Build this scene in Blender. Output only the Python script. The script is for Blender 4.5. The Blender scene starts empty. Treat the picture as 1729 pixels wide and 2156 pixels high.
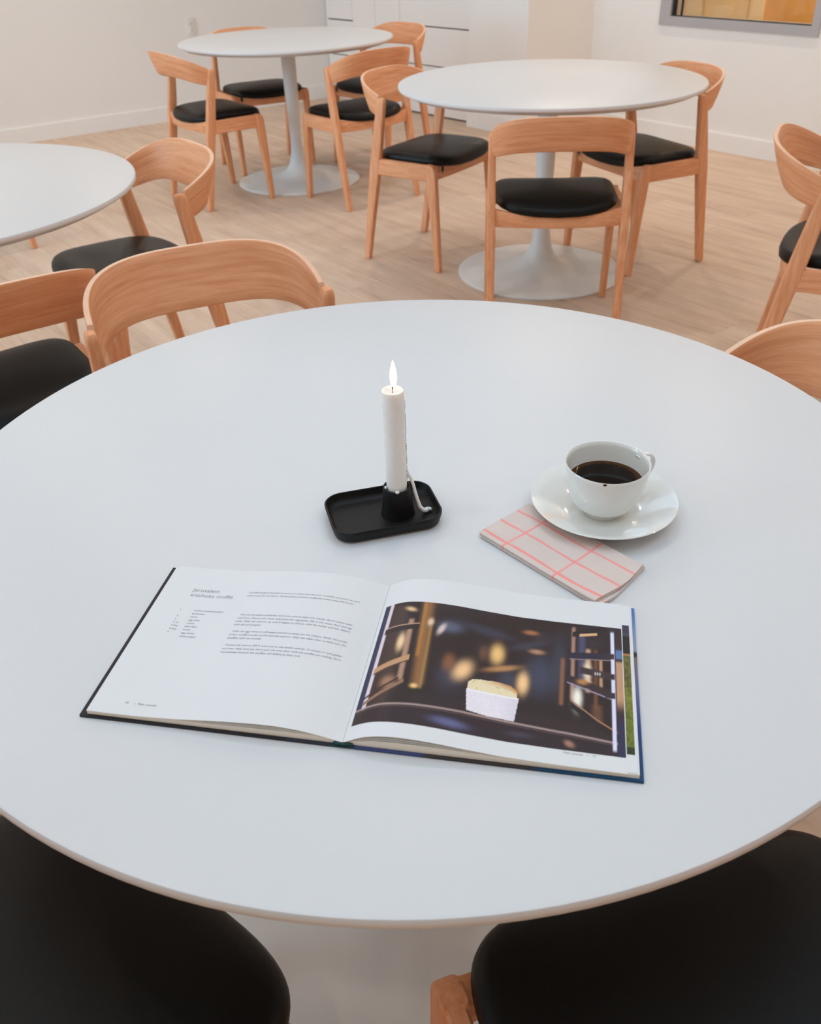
import bpy, math, random
import numpy as np
from mathutils import Matrix, Vector
random.seed(7)
sc = bpy.context.scene
COL = sc.collection

def lin(r, g, b):
    f = lambda c: (c / 255) / 12.92 if c / 255 <= .04045 else (((c / 255) + .055) / 1.055) ** 2.4
    return (f(r), f(g), f(b), 1.0)

# ------------------------------------------------------------------ camera
PITCH, ROLL, CAMZ = 0.6012, -0.0348, 1.2761
cp, sp, cr, sr = math.cos(PITCH), math.sin(PITCH), math.cos(ROLL), math.sin(ROLL)
X = Vector((1, 0, 0)); U = Vector((0, sp, cp)); F = Vector((0, cp, -sp))
right = X * cr + U * sr
up = X * -sr + U * cr
cam_d = bpy.data.cameras.new('camera')
cam = bpy.data.objects.new('camera', cam_d); COL.objects.link(cam)
M = Matrix.Identity(4)
for i in range(3):
    M[i][0] = right[i]; M[i][1] = up[i]; M[i][2] = -F[i]
M[0][3], M[1][3], M[2][3] = 0, 0, CAMZ
cam.matrix_world = M
cam_d.sensor_fit = 'VERTICAL'; cam_d.sensor_height = 36.0; cam_d.sensor_width = 36.0
cam_d.lens = 1834.0 / 2156 * 36.0
cam_d.clip_start = 0.02; cam_d.clip_end = 100
cam_d.dof.use_dof = True; cam_d.dof.focus_distance = 0.98; cam_d.dof.aperture_fstop = 11
sc.camera = cam

# ------------------------------------------------------------------ room frame: P runs along the far left wall, Q along the right wall
AP = math.radians(36)
PU = (math.cos(AP), math.sin(AP)); QV = (math.sin(AP), -math.cos(AP))
def PQ(p, q): return (p * PU[0] + q * QV[0], p * PU[1] + q * QV[1])
CEIL = 2.85

# ------------------------------------------------------------------ light
sc.view_settings.view_transform = 'Standard'
sc.view_settings.look = 'None'
sc.view_settings.gamma = 1.0
sc.view_settings.use_curve_mapping = False
sc.view_settings.exposure = 0.0
world = bpy.data.worlds.new('daylight'); sc.world = world
world.use_nodes = True
bg = world.node_tree.nodes['Background']
bg.inputs[0].default_value = (0.62, 0.80, 1.0, 1); bg.inputs[1].default_value = 1.2

def area(name, loc, direction, sx, sy, power, color, shape='RECTANGLE', spread=180):
    d = bpy.data.lights.new(name, 'AREA'); d.shape = shape; d.size = sx; d.size_y = sy
    d.energy = power; d.color = color; d.spread = math.radians(spread)
    o = bpy.data.objects.new(name, d); COL.objects.link(o)
    o.location = loc
    o.rotation_euler = Vector(direction).to_track_quat('-Z', 'Y').to_euler()
    return o
WINP = -2.6                      # the window wall
DAY = (0.45, 0.74, 1.0); WARM = (1.0, 0.82, 0.65)
WINDOWS = [(-6.3, -4.4), (-4.0, -2.1)]      # q ranges of the two tall windows
DAYW = (90, 90)
for k, (qa, qb) in enumerate(WINDOWS):
    x, y = PQ(WINP - 0.22, (qa + qb) / 2)
    area('window_daylight', (x, y, 1.5), (PU[0], PU[1], -0.12), qb - qa, 2.0, DAYW[k], DAY)
DL_P, DL_Q = (-1.9, -0.5, 1.0, 2.6, 4.55), (-6.55, -4.4, -2.8, -1.2, 0.4, 2.0)  # rows closest to the walls are additions that brighten those walls
DL_W = lambda p, q: 3.2 * (2.5 if p > 4 else 1) * (2.6 if q < -6 else 1.42 if q < -2 else 1)
for dp in DL_P:
    for dq in DL_Q:
        x, y = PQ(dp, dq)
        area('ceiling_downlight', (x, y, CEIL - 0.012), (0, 0, -1), 0.07, 0.07, DL_W(dp, dq), WARM, 'DISK', 170)
area('cool_overhead_fill', (.2, .6, CEIL - .01), (0, 0, -1), 3.0, 2.2, 33, DAY)  # unseen cool overhead source, assumed for the bluish tone of the near tabletop
area('cool_overhead_fill', (-.3, 4.3, CEIL - .01), (0, 0, -1), 1.8, 1.8, 13, DAY)  # added unseen source that cools and brightens the far tables
x, y = PQ(5.75, -3.3)
area('adjoining_room_lamp', (x, y, 2.6), (0, 0, -1), 0.5, 0.5, 50, (1.0, 0.86, 0.66))

# ------------------------------------------------------------------ materials
def new_mat(name):
    m = bpy.data.materials.new(name); m.use_nodes = True
    nt = m.node_tree; b = nt.nodes['Principled BSDF']
    return m, nt, b
def N(nt, t, **kw):
    n = nt.nodes.new(t)
    for k, v in kw.items(): setattr(n, k, v)
    return n
def noise(nt, vec, scale, detail=3, rough=.5):
    n = N(nt, 'ShaderNodeTexNoise'); n.inputs['Scale'].default_value = scale
    n.inputs['Detail'].default_value = detail; n.inputs['Roughness'].default_value = rough
    nt.links.new(vec, n.inputs['Vector']); return n.outputs['Fac']
def mapped(nt, kind='Object', scale=(1, 1, 1), rot=(0, 0, 0), rnd=False):
    tc = N(nt, 'ShaderNodeTexCoord'); mp = N(nt, 'ShaderNodeMapping')
    mp.inputs['Scale'].default_value = scale; mp.inputs['Rotation'].default_value = rot
    nt.links.new(tc.outputs[kind], mp.inputs['Vector'])
    if rnd:
        oi = N(nt, 'ShaderNodeObjectInfo'); ml = N(nt, 'ShaderNodeMath', operation='MULTIPLY')
        ml.inputs[1].default_value = 37.0
        nt.links.new(oi.outputs['Random'], ml.inputs[0]); nt.links.new(ml.outputs[0], mp.inputs['Location'])
    return mp.outputs['Vector']
def ramp(nt, fac, stops):
    r = N(nt, 'ShaderNodeValToRGB'); e = r.color_ramp.elements
    while len(e) < len(stops): e.new(0.5)
    for k, (p, c) in enumerate(stops): e[k].position = p; e[k].color = c
    nt.links.new(fac, r.inputs['Fac']); return r.outputs['Color']
def bump(nt, b, h, strength, dist=.001):
    n = N(nt, 'ShaderNodeBump'); n.inputs['Strength'].default_value = strength; n.inputs['Distance'].default_value = dist
    nt.links.new(h, n.inputs['Height']); nt.links.new(n.outputs['Normal'], b.inputs['Normal'])

def plain(name, col, rough=.5, spec=.5, coat=0, metal=0, vary=.03, vscale=6, bumps=0, bscale=300):
    m, nt, b = new_mat(name)
    v = mapped(nt)
    f = noise(nt, v, vscale)
    lo = tuple(c * (1 - vary) for c in col[:3]) + (1,); hi = tuple(min(1, c * (1 + vary)) for c in col[:3]) + (1,)
    nt.links.new(ramp(nt, f, [(.3, lo), (.7, hi)]), b.inputs['Base Color'])
    b.inputs['Roughness'].default_value = rough; b.inputs['Specular IOR Level'].default_value = spec
    b.inputs['Coat Weight'].default_value = coat; b.inputs['Metallic'].default_value = metal
    if bumps: bump(nt, b, noise(nt, v, bscale), bumps)
    return m

def beech(name, scale, kind='Object'):
    m, nt, b = new_mat(name)
    v = mapped(nt, kind, scale, rnd=True)
    f1 = noise(nt, v, 1.6, 4, .55); f2 = noise(nt, v, 9, 3, .7)
    mx = N(nt, 'ShaderNodeMath', operation='MULTIPLY_ADD'); mx.inputs[1].default_value = .35
    nt.links.new(f2, mx.inputs[0]); nt.links.new(f1, mx.inputs[2])
    c = ramp(nt, mx.outputs[0], [(.42, lin(214, 141, 95)), (.66, lin(228, 158, 113)), (.9, lin(238, 173, 130))])
    nt.links.new(c, b.inputs['Base Color'])
    b.inputs['Roughness'].default_value = .48; b.inputs['Specular IOR Level'].default_value = .35
    bump(nt, b, f2, .08, .0008)
    return m
WOOD_X = beech('beech_along_x', (5, 60, 60)); WOOD_Y = beech('beech_along_y', (60, 5, 60))
WOOD_Z = beech('beech_along_z', (60, 60, 5)); WOOD_UV = beech('beech_veneer', (5, 70, 1), 'UV')
WOOD_EDGE = plain('beech_ply_edge', lin(238, 198, 168), .55, .3, vscale=40)

def leather_mat():
    m, nt, b = new_mat('black_leather')
    v = mapped(nt)
    f = noise(nt, v, 5)
    nt.links.new(ramp(nt, f, [(.3, (.0030, .0026, .0020, 1)), (.7, (.0042, .0037, .0028, 1))]), b.inputs['Base Color'])
    b.inputs['Roughness'].default_value = .42; b.inputs['Specular IOR Level'].default_value = .22
    vo = N(nt, 'ShaderNodeTexVoronoi'); vo.inputs['Scale'].default_value = 900
    nt.links.new(v, vo.inputs['Vector']); bump(nt, b, vo.outputs['Distance'], .12, .0004)
    return m
LEATHER = leather_mat()
LAMINATE = plain('white_laminate', (.665, .665, .672, 1), .38, .4, vary=.006)
EDGE = plain('tabletop_edge', (.74, .71, .69, 1), .5, .4, vary=.01)
WHITE_METAL = plain('white_powder_coat', (.76, .755, .74, 1), .42, .45, vary=.01)
WALL = plain('wall_paint', (.87, .83, .79, 1), .9, .2, vary=.012, vscale=1.5)
TRIM = plain('trim_paint', (.88, .84, .80, 1), .6, .3, vary=.01)
CEILM = plain('ceiling_paint', (.55, .54, .53, 1), .95, .1, vary=.01)
CABINET = plain('cabinet_lacquer', (.86, .80, .76, 1), .5, .3, vary=.008)
GAP = plain('shadow_gap', (.05, .045, .04, 1), .9, .1)
ALU = plain('grey_aluminium', lin(176, 172, 172), .45, .5, metal=0.0, vary=.02)
GASKET = plain('black_gasket', (.008, .008, .008, 1), .6)
IRON = plain('black_cast_iron', (.0055, .005, .005, 1), .46, .26, bumps=.25, bscale=1400)
PORCELAIN = plain('white_porcelain', (.80, .80, .765, 1), .10, .5, coat=.6, vary=.006)
PLASTIC = plain('outlet_plastic', (.80, .75, .71, 1), .45)
DARK = plain('black_fabric_tag', (.01, .01, .01, 1), .8)
WHITE_PRINT = plain('white_thread', (.8, .8, .8, 1), .8)
INK = plain('grey_ink', lin(132, 130, 138), .8, .1)
INK_LIGHT = plain('pale_grey_ink', lin(152, 150, 155), .8, .1)
PAPER = plain('page_paper', (.72, .725, .735, 1), .55, .3, vary=.005)
HEADBAND = plain('dark_teal_headband', lin(8, 60, 62), .7)
CREAM = plain('cream_panel', lin(225, 204, 165), .6)
TAN = plain('tan_wood_panel', lin(206, 152, 84), .5, vary=.1, vscale=3)

def page_edge_mat():
    m, nt, b = new_mat('page_edges')
    v = mapped(nt, 'Object', (1, 1, 1400))
    w = noise(nt, v, 1.0, 2)
    nt.links.new(ramp(nt, w, [(.35, lin(232, 218, 198)), (.65, lin(248, 240, 228))]), b.inputs['Base Color'])
    b.inputs['Roughness'].default_value = .8
    return m
PAGE_EDGE = page_edge_mat()

def attr_mat(name, rough=.5, spec=.4, attr='col', bumps=0, bscale=800):
    m, nt, b = new_mat(name)
    a = N(nt, 'ShaderNodeAttribute'); a.attribute_name = attr
    f = noise(nt, mapped(nt), 60)
    mx = N(nt, 'ShaderNodeMix', data_type='RGBA', blend_type='MULTIPLY'); mx.inputs['Factor'].default_value = .06
    nt.links.new(a.outputs['Color'], mx.inputs[6]); nt.links.new(f, mx.inputs[7])
    nt.links.new(mx.outputs[2], b.inputs['Base Color'])
    b.inputs['Roughness'].default_value = rough; b.inputs['Specular IOR Level'].default_value = spec
    if bumps: bump(nt, b, noise(nt, mapped(nt), bscale), bumps, .0006)
    return m
PHOTO = attr_mat('printed_photo_gloss', .38, .35)
COVER = attr_mat('printed_cover_cloth', .55, .3)
CLOTH = attr_mat('striped_cotton', .95, .1, bumps=.5, bscale=1500)

def floor_mat():
    m, nt, b = new_mat('oak_plank_floor')
    tc = N(nt, 'ShaderNodeTexCoord'); mp = N(nt, 'ShaderNodeMapping')
    mp.inputs['Rotation'].default_value = (0, 0, math.radians(54))        # planks run along Q
    nt.links.new(tc.outputs['Object'], mp.inputs['Vector'])
    br = N(nt, 'ShaderNodeTexBrick'); br.offset = .37; br.offset_frequency = 2
    br.inputs['Scale'].default_value = 1; br.inputs['Brick Width'].default_value = 1.25; br.inputs['Row Height'].default_value = .185
    br.inputs['Mortar Size'].default_value = .0012; br.inputs['Mortar Smooth'].default_value = .3
    br.inputs['Bias'].default_value = 0
    br.inputs['Color1'].default_value = (0, 0, 0, 1); br.inputs['Color2'].default_value = (1, 1, 1, 1); br.inputs['Mortar'].default_value = (.5, .5, .5, 1)
    nt.links.new(mp.outputs['Vector'], br.inputs['Vector'])
    m2 = N(nt, 'ShaderNodeMapping'); m2.inputs['Scale'].default_value = (1.2, 11, 1)
    nt.links.new(mp.outputs['Vector'], m2.inputs['Vector'])
    addv = N(nt, 'ShaderNodeVectorMath', operation='ADD')
    sc_ = N(nt, 'ShaderNodeVectorMath', operation='SCALE'); sc_.inputs['Scale'].default_value = 9
    nt.links.new(br.outputs['Color'], sc_.inputs[0]); nt.links.new(m2.outputs['Vector'], addv.inputs[0]); nt.links.new(sc_.outputs[0], addv.inputs[1])
    g1 = noise(nt, addv.outputs[0], 1.4, 4, .6); g2 = noise(nt, addv.outputs[0], 7, 4, .65)
    ma = N(nt, 'ShaderNodeMath', operation='MULTIPLY_ADD'); ma.inputs[1].default_value = .45
    nt.links.new(g2, ma.inputs[0]); nt.links.new(g1, ma.inputs[2])
    sep = N(nt, 'ShaderNodeSeparateColor'); nt.links.new(br.outputs['Color'], sep.inputs[0])
    mb = N(nt, 'ShaderNodeMath', operation='MULTIPLY_ADD'); mb.inputs[1].default_value = .10
    nt.links.new(sep.outputs[0], mb.inputs[0]); nt.links.new(ma.outputs[0], mb.inputs[2])
    c = ramp(nt, mb.outputs[0], [(.42, lin(166, 138, 119)), (.64, lin(202, 174, 152)), (1.0, lin(220, 196, 174))])
    mx = N(nt, 'ShaderNodeMix', data_type='RGBA'); mx.inputs[7].default_value = lin(168, 138, 114)
    mf = N(nt, 'ShaderNodeMath', operation='MULTIPLY'); mf.inputs[1].default_value = .45
    nt.links.new(br.outputs['Fac'], mf.inputs[0]); nt.links.new(mf.outputs[0], mx.inputs[0]); nt.links.new(c, mx.inputs[6])
    nt.links.new(mx.outputs[2], b.inputs['Base Color'])
    b.inputs['Roughness'].default_value = .55; b.inputs['Specular IOR Level'].default_value = .3
    bump(nt, b, g2, .06, .001)
    return m
FLOOR = floor_mat()

def glass_mat():
    m, nt, b = new_mat('window_glass')
    out = nt.nodes['Material Output']
    t = N(nt, 'ShaderNodeBsdfTransparent'); t.inputs[0].default_value = (.95, .97, .96, 1)
    g = N(nt, 'ShaderNodeBsdfGlossy'); g.inputs['Roughness'].default_value = .02
    fr = N(nt, 'ShaderNodeFresnel'); fr.inputs[0].default_value = 1.45
    mx = N(nt, 'ShaderNodeMixShader')
    nt.links.new(fr.outputs[0], mx.inputs[0]); nt.links.new(t.outputs[0], mx.inputs[1]); nt.links.new(g.outputs[0], mx.inputs[2])
    nt.links.new(mx.outputs[0], out.inputs[0]); return m
GLASS = glass_mat()

def wax_mat():
    m, nt, b = new_mat('white_wax')
    f = noise(nt, mapped(nt), 90)
    nt.links.new(ramp(nt, f, [(.3, (.84, .81, .78, 1)), (.7, (.88, .85, .82, 1))]), b.inputs['Base Color'])
    b.inputs['Roughness'].default_value = .4
    b.inputs['Subsurface Weight'].default_value = .6; b.inputs['Subsurface Radius'].default_value = (1, .55, .35)
    b.inputs['Subsurface Scale'].default_value = .006
    return m
WAX = wax_mat()
def flame_mat():
    m, nt, b = new_mat('candle_flame')
    out = nt.nodes['Material Output']
    e = N(nt, 'ShaderNodeEmission')
    lw = N(nt, 'ShaderNodeLayerWeight'); lw.inputs[0].default_value = .35
    nt.links.new(ramp(nt, lw.outputs['Facing'], [(.0, (1, .86, .60, 1)), (.75, (1, .72, .40, 1)), (1, (1, .45, .18, 1))]), e.inputs[0])
    e.inputs[1].default_value = 4.5
    nt.links.new(e.outputs[0], out.inputs[0]); return m
FLAME = flame_mat()
def coffee_mat():
    m, nt, b = new_mat('black_coffee')
    tc = mapped(nt)
    ln = N(nt, 'ShaderNodeVectorMath', operation='LENGTH'); nt.links.new(tc, ln.inputs[0])
    c = ramp(nt, ln.outputs['Value'], [(.0, (.0028, .0012, .0008, 1)), (.031, (.006, .0022, .0008, 1)), (.0355, (.07, .022, .004, 1))])
    nt.links.new(c, b.inputs['Base Color'])
    b.inputs['Roughness'].default_value = .04; b.inputs['Specular IOR Level'].default_value = .14
    return m
COFFEE = coffee_mat()

# ------------------------------------------------------------------ mesh helpers
def mesh(name, verts, faces, mats, parent=None, smooth=None, fmat=None, loc=None, uv=None, col=None):
    me = bpy.data.meshes.new(name)
    me.from_pydata([tuple(v) for v in verts], [], [tuple(f) for f in faces])
    if not isinstance(mats, (list, tuple)): mats = [mats]
    for m in mats: me.materials.append(m)
    if fmat is not None: me.polygons.foreach_set('material_index', fmat)
    if uv is not None:
        l = me.uv_layers.new(name='UVMap')
        for p in me.polygons:
            for li in p.loop_indices: l.data[li].uv = uv[me.loops[li].vertex_index]
    if col is not None:
        a = me.color_attributes.new('col', 'FLOAT_COLOR', 'POINT')
        a.data.foreach_set('color', np.asarray(col, dtype=np.float32).ravel())
    me.update()
    if smooth is not None:
        me.polygons.foreach_set('use_smooth', [True] * len(me.polygons))
        me.set_sharp_from_angle(angle=math.radians(smooth))
    o = bpy.data.objects.new(name, me); COL.objects.link(o)
    if parent is not None: o.parent = parent
    if loc is not None: o.location = loc
    return o
def loft(rings, cap0=True, cap1=True, closed=True):
    n = len(rings[0]); vs = [p for r in rings for p in r]; fs = []
    for i in range(len(rings) - 1):
        for j in range(n if closed else n - 1):
            k = (j + 1) % n
            fs.append((i * n + j, i * n + k, (i + 1) * n + k, (i + 1) * n + j))
    if cap0: fs.append(tuple(range(n - 1, -1, -1)))
    if cap1: fs.append(tuple(range((len(rings) - 1) * n, len(rings) * n)))
    return vs, fs
def rrect(w, d, r, n=3):
    r = min(r, w * .499, d * .499); pts = []
    for cx, cy, a0 in ((w / 2 - r, d / 2 - r, 0), (-w / 2 + r, d / 2 - r, 90), (-w / 2 + r, -d / 2 + r, 180), (w / 2 - r, -d / 2 + r, 270)):
        for k in range(n + 1):
            a = math.radians(a0 + 90 * k / n); pts.append((cx + r * math.cos(a), cy + r * math.sin(a)))
    return pts
def box_data(x0, x1, y0, y1, z0, z1, b=0.0):
    if b <= 0:
        v = [(x, y, z) for z in (z0, z1) for x, y in ((x0, y0), (x1, y0), (x1, y1), (x0, y1))]
        return v, [(3, 2, 1, 0), (4, 5, 6, 7), (0, 1, 5, 4), (1, 2, 6, 5), (2, 3, 7, 6), (3, 0, 4, 7)]
    cx, cy = (x0 + x1) / 2, (y0 + y1) / 2; rings = []
    for z, i in ((z0, b), (z0 + b, 0), (z1 - b, 0), (z1, b)):
        rings.append([(cx + px, cy + py, z) for px, py in rrect(x1 - x0 - 2 * i, y1 - y0 - 2 * i, b, 2)])
    return loft(rings)
def join(*parts):
    V, Fc = [], []
    for v, f in parts:
        n = len(V); V += list(v); Fc += [tuple(i + n for i in t) for t in f]
    return V, Fc
def lathe(profile, n=64, cx=0, cy=0):
    rings = [[(cx + r * math.cos(2 * math.pi * k / n), cy + r * math.sin(2 * math.pi * k / n), z) for k in range(n)] for r, z in profile]
    return loft(rings, True, True)
def tube(path, radii, n=10):
    rings = []; P = [Vector(p) for p in path]
    ref = Vector((0, 0, 1))
    for i, p in enumerate(P):
        t = (P[min(i + 1, len(P) - 1)] - P[max(i - 1, 0)]).normalized()
        a = t.cross(ref)
        if a.length < 1e-3: a = t.cross(Vector((1, 0, 0)))
        a.normalize(); b_ = t.cross(a).normalized()
        r = radii[i] if isinstance(radii, (list, tuple)) else radii
        rings.append([tuple(p + a * r * math.cos(2 * math.pi * k / n) + b_ * r * math.sin(2 * math.pi * k / n)) for k in range(n)])
    return loft(rings)
def blob(c, rx, ry, rz, n=12, m=8):
    prof = [(math.sin(math.pi * (k + .02) / (m + .04)), -math.cos(math.pi * (k + .02) / (m + .04))) for k in range(m + 1)]
    return loft([[(c[0] + rx * r * math.cos(2 * math.pi * j / n), c[1] + ry * r * math.sin(2 * math.pi * j / n), c[2] + rz * z) for j in range(n)] for r, z in prof])
def empty(name, loc, rz=0):
    o = bpy.data.objects.new(name, None); COL.objects.link(o)
    o.empty_display_size = .05; o.location = loc; o.rotation_euler = (0, 0, rz); return o
def tag(o, label, cat, group=None):
    o['label'] = label; o['category'] = cat
    if group: o['group'] = group
    return o
def struct(o): o['kind'] = 'structure'; return o
def dup(root, loc, rz):
    c = root.copy(); COL.objects.link(c); c.location = loc; c.rotation_euler = (0, 0, rz)
    for ch in list(root.children):
        d = ch.copy(); COL.objects.link(d); d.parent = c
        for g in list(ch.children):
            e = g.copy(); COL.objects.link(e); e.parent = d
    return c

# ------------------------------------------------------------------ room shell
def pq_box(p0, p1, q0, q1, z0, z1):
    c = [PQ(p0, q0), PQ(p1, q0), PQ(p1, q1), PQ(p0, q1)]
    v = [(x, y, z) for z in (z0, z1) for x, y in c]
    return v, [(0, 1, 2, 3), (7, 6, 5, 4), (4, 5, 1, 0), (5, 6, 2, 1), (6, 7, 3, 2), (7, 4, 0, 3)]
QL, QN = -7.0, 3.4
PR = 5.0
v, f = pq_box(WINP - .6, PR + 1.7, QL - .4, QN + .2, -.1, 0)
struct(mesh('floor', v, f, FLOOR))
v, f = pq_box(WINP - .6, PR + 1.7, QL - .4, QN + .2, CEIL, CEIL + .1)
struct(mesh('ceiling', v, f, CEILM))
# far left wall runs a touch off the grid, as measured
def line_box(A, B, t0, t1, z0, z1):
    A = Vector(A); B = Vector(B); d = (B - A).normalized(); n = Vector((-d.y, d.x))
    c = [A + n * t0, B + n * t0, B + n * t1, A + n * t1]
    v = [(p.x, p.y, z) for z in (z0, z1) for p in c]
    return v, [(3, 2, 1, 0), (4, 5, 6, 7), (0, 1, 5, 4), (1, 2, 6, 5), (2, 3, 7, 6), (3, 0, 4, 7)]
LW0, LW1 = Vector((-2.66, 6.716)), Vector((-.571, 8.2)); ld = (LW1 - LW0).normalized()
LA = LW0 - ld * 4.4; LB = LW1 + ld * .36
v, f = line_box(LA, LB, .015, .2, 0, CEIL); struct(mesh('wall_left', v, f, WALL))
v, f = line_box(LA + ld * .2, LW1 + ld * .05, 0, .016, 0, .100)
v2, f2 = line_box(LA + ld * .2, LW1 + ld * .05, .004, .016, .099, .105)
struct(mesh('baseboard_left', *join((v, f), (v2, f2)), TRIM))
# block of plain wall beside the cabinets, its return, and the right wall with a window into the next room
v, f = pq_box(4.40, 5.2, -5.18, -4.60, 0, CEIL); struct(mesh('wall_back', v, f, WALL))
v, f = join(pq_box(4.383, 4.40, -5.18, -4.583, 0, .10), pq_box(4.388, 4.40, -5.18, -4.588, .10, .105), pq_box(4.40, 4.99, -4.60, -4.583, 0, .105))
struct(mesh('baseboard_back', v, f, TRIM))
WQ0, WQ1, WZ0, WZ1 = -4.042, -2.951, .661, 1.75
v, f = join(pq_box(PR, PR + .14, -4.60, WQ0, 0, CEIL), pq_box(PR, PR + .14, WQ1, QN, 0, CEIL),
            pq_box(PR, PR + .14, WQ0, WQ1, 0, WZ0), pq_box(PR, PR + .14, WQ0, WQ1, WZ1, CEIL))
struct(mesh('wall_right', v, f, WALL))
v, f = join(pq_box(PR - .014, PR, -4.585, QN - .01, 0, .10), pq_box(PR - .009, PR, -4.585, QN - .01, .10, .105))
struct(mesh('baseboard_right', v, f, TRIM))
v, f = pq_box(WINP - .3, PR + 1.7, QN, QN + .2, 0, CEIL); struct(mesh('wall_near', v, f, WALL))
wall_parts = []; qs = [QL - .2] + [e for w in WINDOWS for e in w] + [QN]
for k in range(0, len(qs), 2): wall_parts.append(pq_box(WINP - .2, WINP, qs[k], qs[k + 1], 0, CEIL))
for qa, qb in WINDOWS:
    wall_parts += [pq_box(WINP - .2, WINP, qa, qb, 0, .45), pq_box(WINP - .2, WINP, qa, qb, 2.55, CEIL)]
struct(mesh('wall_window_side', *join(*wall_parts), WALL))

# window in the right wall
def window_frame(p0, p1, q0, q1, z0, z1, w):
    return join(pq_box(p0, p1, q0, q1, z0, z0 + w[0]), pq_box(p0, p1, q0, q1, z1 - w[0], z1),
                pq_box(p0, p1, q0, q0 + w[1], z0 + w[0], z1 - w[0]), pq_box(p0, p1, q1 - w[2], q1, z0 + w[0], z1 - w[0]))
wr = struct(mesh('window_1', *window_frame(PR - .012, PR + .10, WQ0, WQ1, WZ0, WZ1, (.050, .082, .048)), ALU))
a0, a1 = WQ0 + .082, WQ1 - .048
mesh('gasket', *join(pq_box(PR + .004, PR + .02, a0, a1, WZ0 + .049, WZ0 + .056), pq_box(PR + .004, PR + .02, a0, a0 + .020, WZ0 + .05, WZ1 - .05),
                     pq_box(PR + .03, PR + .04, a0 + .045, a0 + .055, WZ0 + .05, WZ1 - .05)), GASKET, wr)
mesh('pane', *pq_box(PR + .045, PR + .051, a0, a1, WZ0 + .05, WZ1 - .05), GLASS, wr)
# next room
v, f = pq_box(6.2, 6.3, -7, -4.17, 0, CEIL); struct(mesh('wall_adjoining', v, f, CREAM))
v, f = pq_box(6.2, 6.3, -4.11, QN, 0, CEIL); struct(mesh('wall_adjoining_panel', v, f, TAN))
v, f = join(pq_box(6.17, 6.3, -4.21, -4.11, 0, CEIL), pq_box(6.185, 6.2, -4.60, -4.222, 0, 2.1))
struct(mesh('door_1', v, f, CREAM))
# daylight windows
for k, (qa, qb) in enumerate(WINDOWS):
    w = struct(mesh('window_%d' % (k + 2), *window_frame(WINP - .12, WINP - .04, qa, qb, .45, 2.55, (.06, .06, .06)), ALU))
    mesh('pane', *pq_box(WINP - .085, WINP - .079, qa + .06, qb - .06, .51, 2.49), GLASS, w)

# cabinets along the back, on their own slightly turned line
CA, CB = Vector((-.560, 8.235)), Vector((.501, 6.91)); cd = (CB - CA).normalized()
def cab_s(px, py):      # distance along the cabinet front below a picture point, worked out with the camera above
    x = (px - 864.5) / 1834; y = -(py - 1078) / 1834
    d = right * x + up * y + F
    n = Vector((-cd.y, cd.x)); t = (CA.dot(n)) / (d.x * n.x + d.y * n.y)
    return (Vector((d.x, d.y)) * t - CA).dot(cd)
seams = [cab_s(672, 0), cab_s(740, 0), cab_s(788, 0), cab_s(841, 0), cab_s(981, 10) + .09]
def cab_box(s0, s1, t0, t1, z0, z1): return line_box(CA + cd * s0, CA + cd * s1, t0, t1, z0, z1)
CH = 2.3
cab_specs = [
    ('drawer_cabinet', 'pale built-in drawer cabinet in the far corner beside the left wall', 'drawers', ((.078, .332), (.340, .584), (.594, CH - .01))),
    ('tall_cabinet', 'narrow pale tall cabinet door next to the corner drawer cabinet', 'door', None),
    ('tall_cabinet', 'narrow pale tall cabinet door to the left of the wide drawer cabinet', 'door', None),
    ('drawer_cabinet', 'wide pale drawer cabinet with dark finger gaps beside the plain wall block', 'drawers', ((.012, .339), (.347, .594), (.603, CH - .01)))]
for k, (nm, lb, kind, rows) in enumerate(cab_specs):
    s0, s1 = max(seams[k], .032), seams[k + 1]
    mid = CA + cd * ((s0 + s1) / 2)
    root = empty(nm, (mid.x, mid.y, 0))
    tag(root, lb, 'cabinet', None)
    inv = Matrix.Translation((-mid.x, -mid.y, 0))
    def cb(name, s0, s1, t0, t1, z0, z1, mat):
        vv, ff = cab_box(s0, s1, t0, t1, z0, z1)
        return mesh(name, [inv @ Vector(q) for q in vv], ff, mat, root)
    cb('carcass', s0 + .001, s1 - .001, .03, .32, .0, CH, GAP)
    g = .0015
    if k == 0: cb('filler_strip', .012, s0, .004, .026, .0, CH, CABINET)
    if kind == 'door':
        cb('door', s0 + g, s1 - g, 0, .024, .075, CH - .01, CABINET)
        cb('toe_kick', s0 + g, s1 - g, .012, .03, .004, .068, CABINET)
    else:
        for z0, z1 in rows: cb('drawer', s0 + g, s1 - g, 0, .024, z0, z1, CABINET)
        if k == 0: cb('toe_kick', s0 + g, s1 - g, .012, .03, .002, .070, CABINET)
v, f = line_box(CA - cd * .0, CA + cd * 1.95, .33, .5, 0, CEIL); struct(mesh('wall_behind_cabinets', v, f, WALL))
v, f = line_box(CA - cd * .0, CA + cd * 1.95, .0, .33, CH + .005, CEIL); struct(mesh('trim_1', v, f, WALL))

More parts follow.
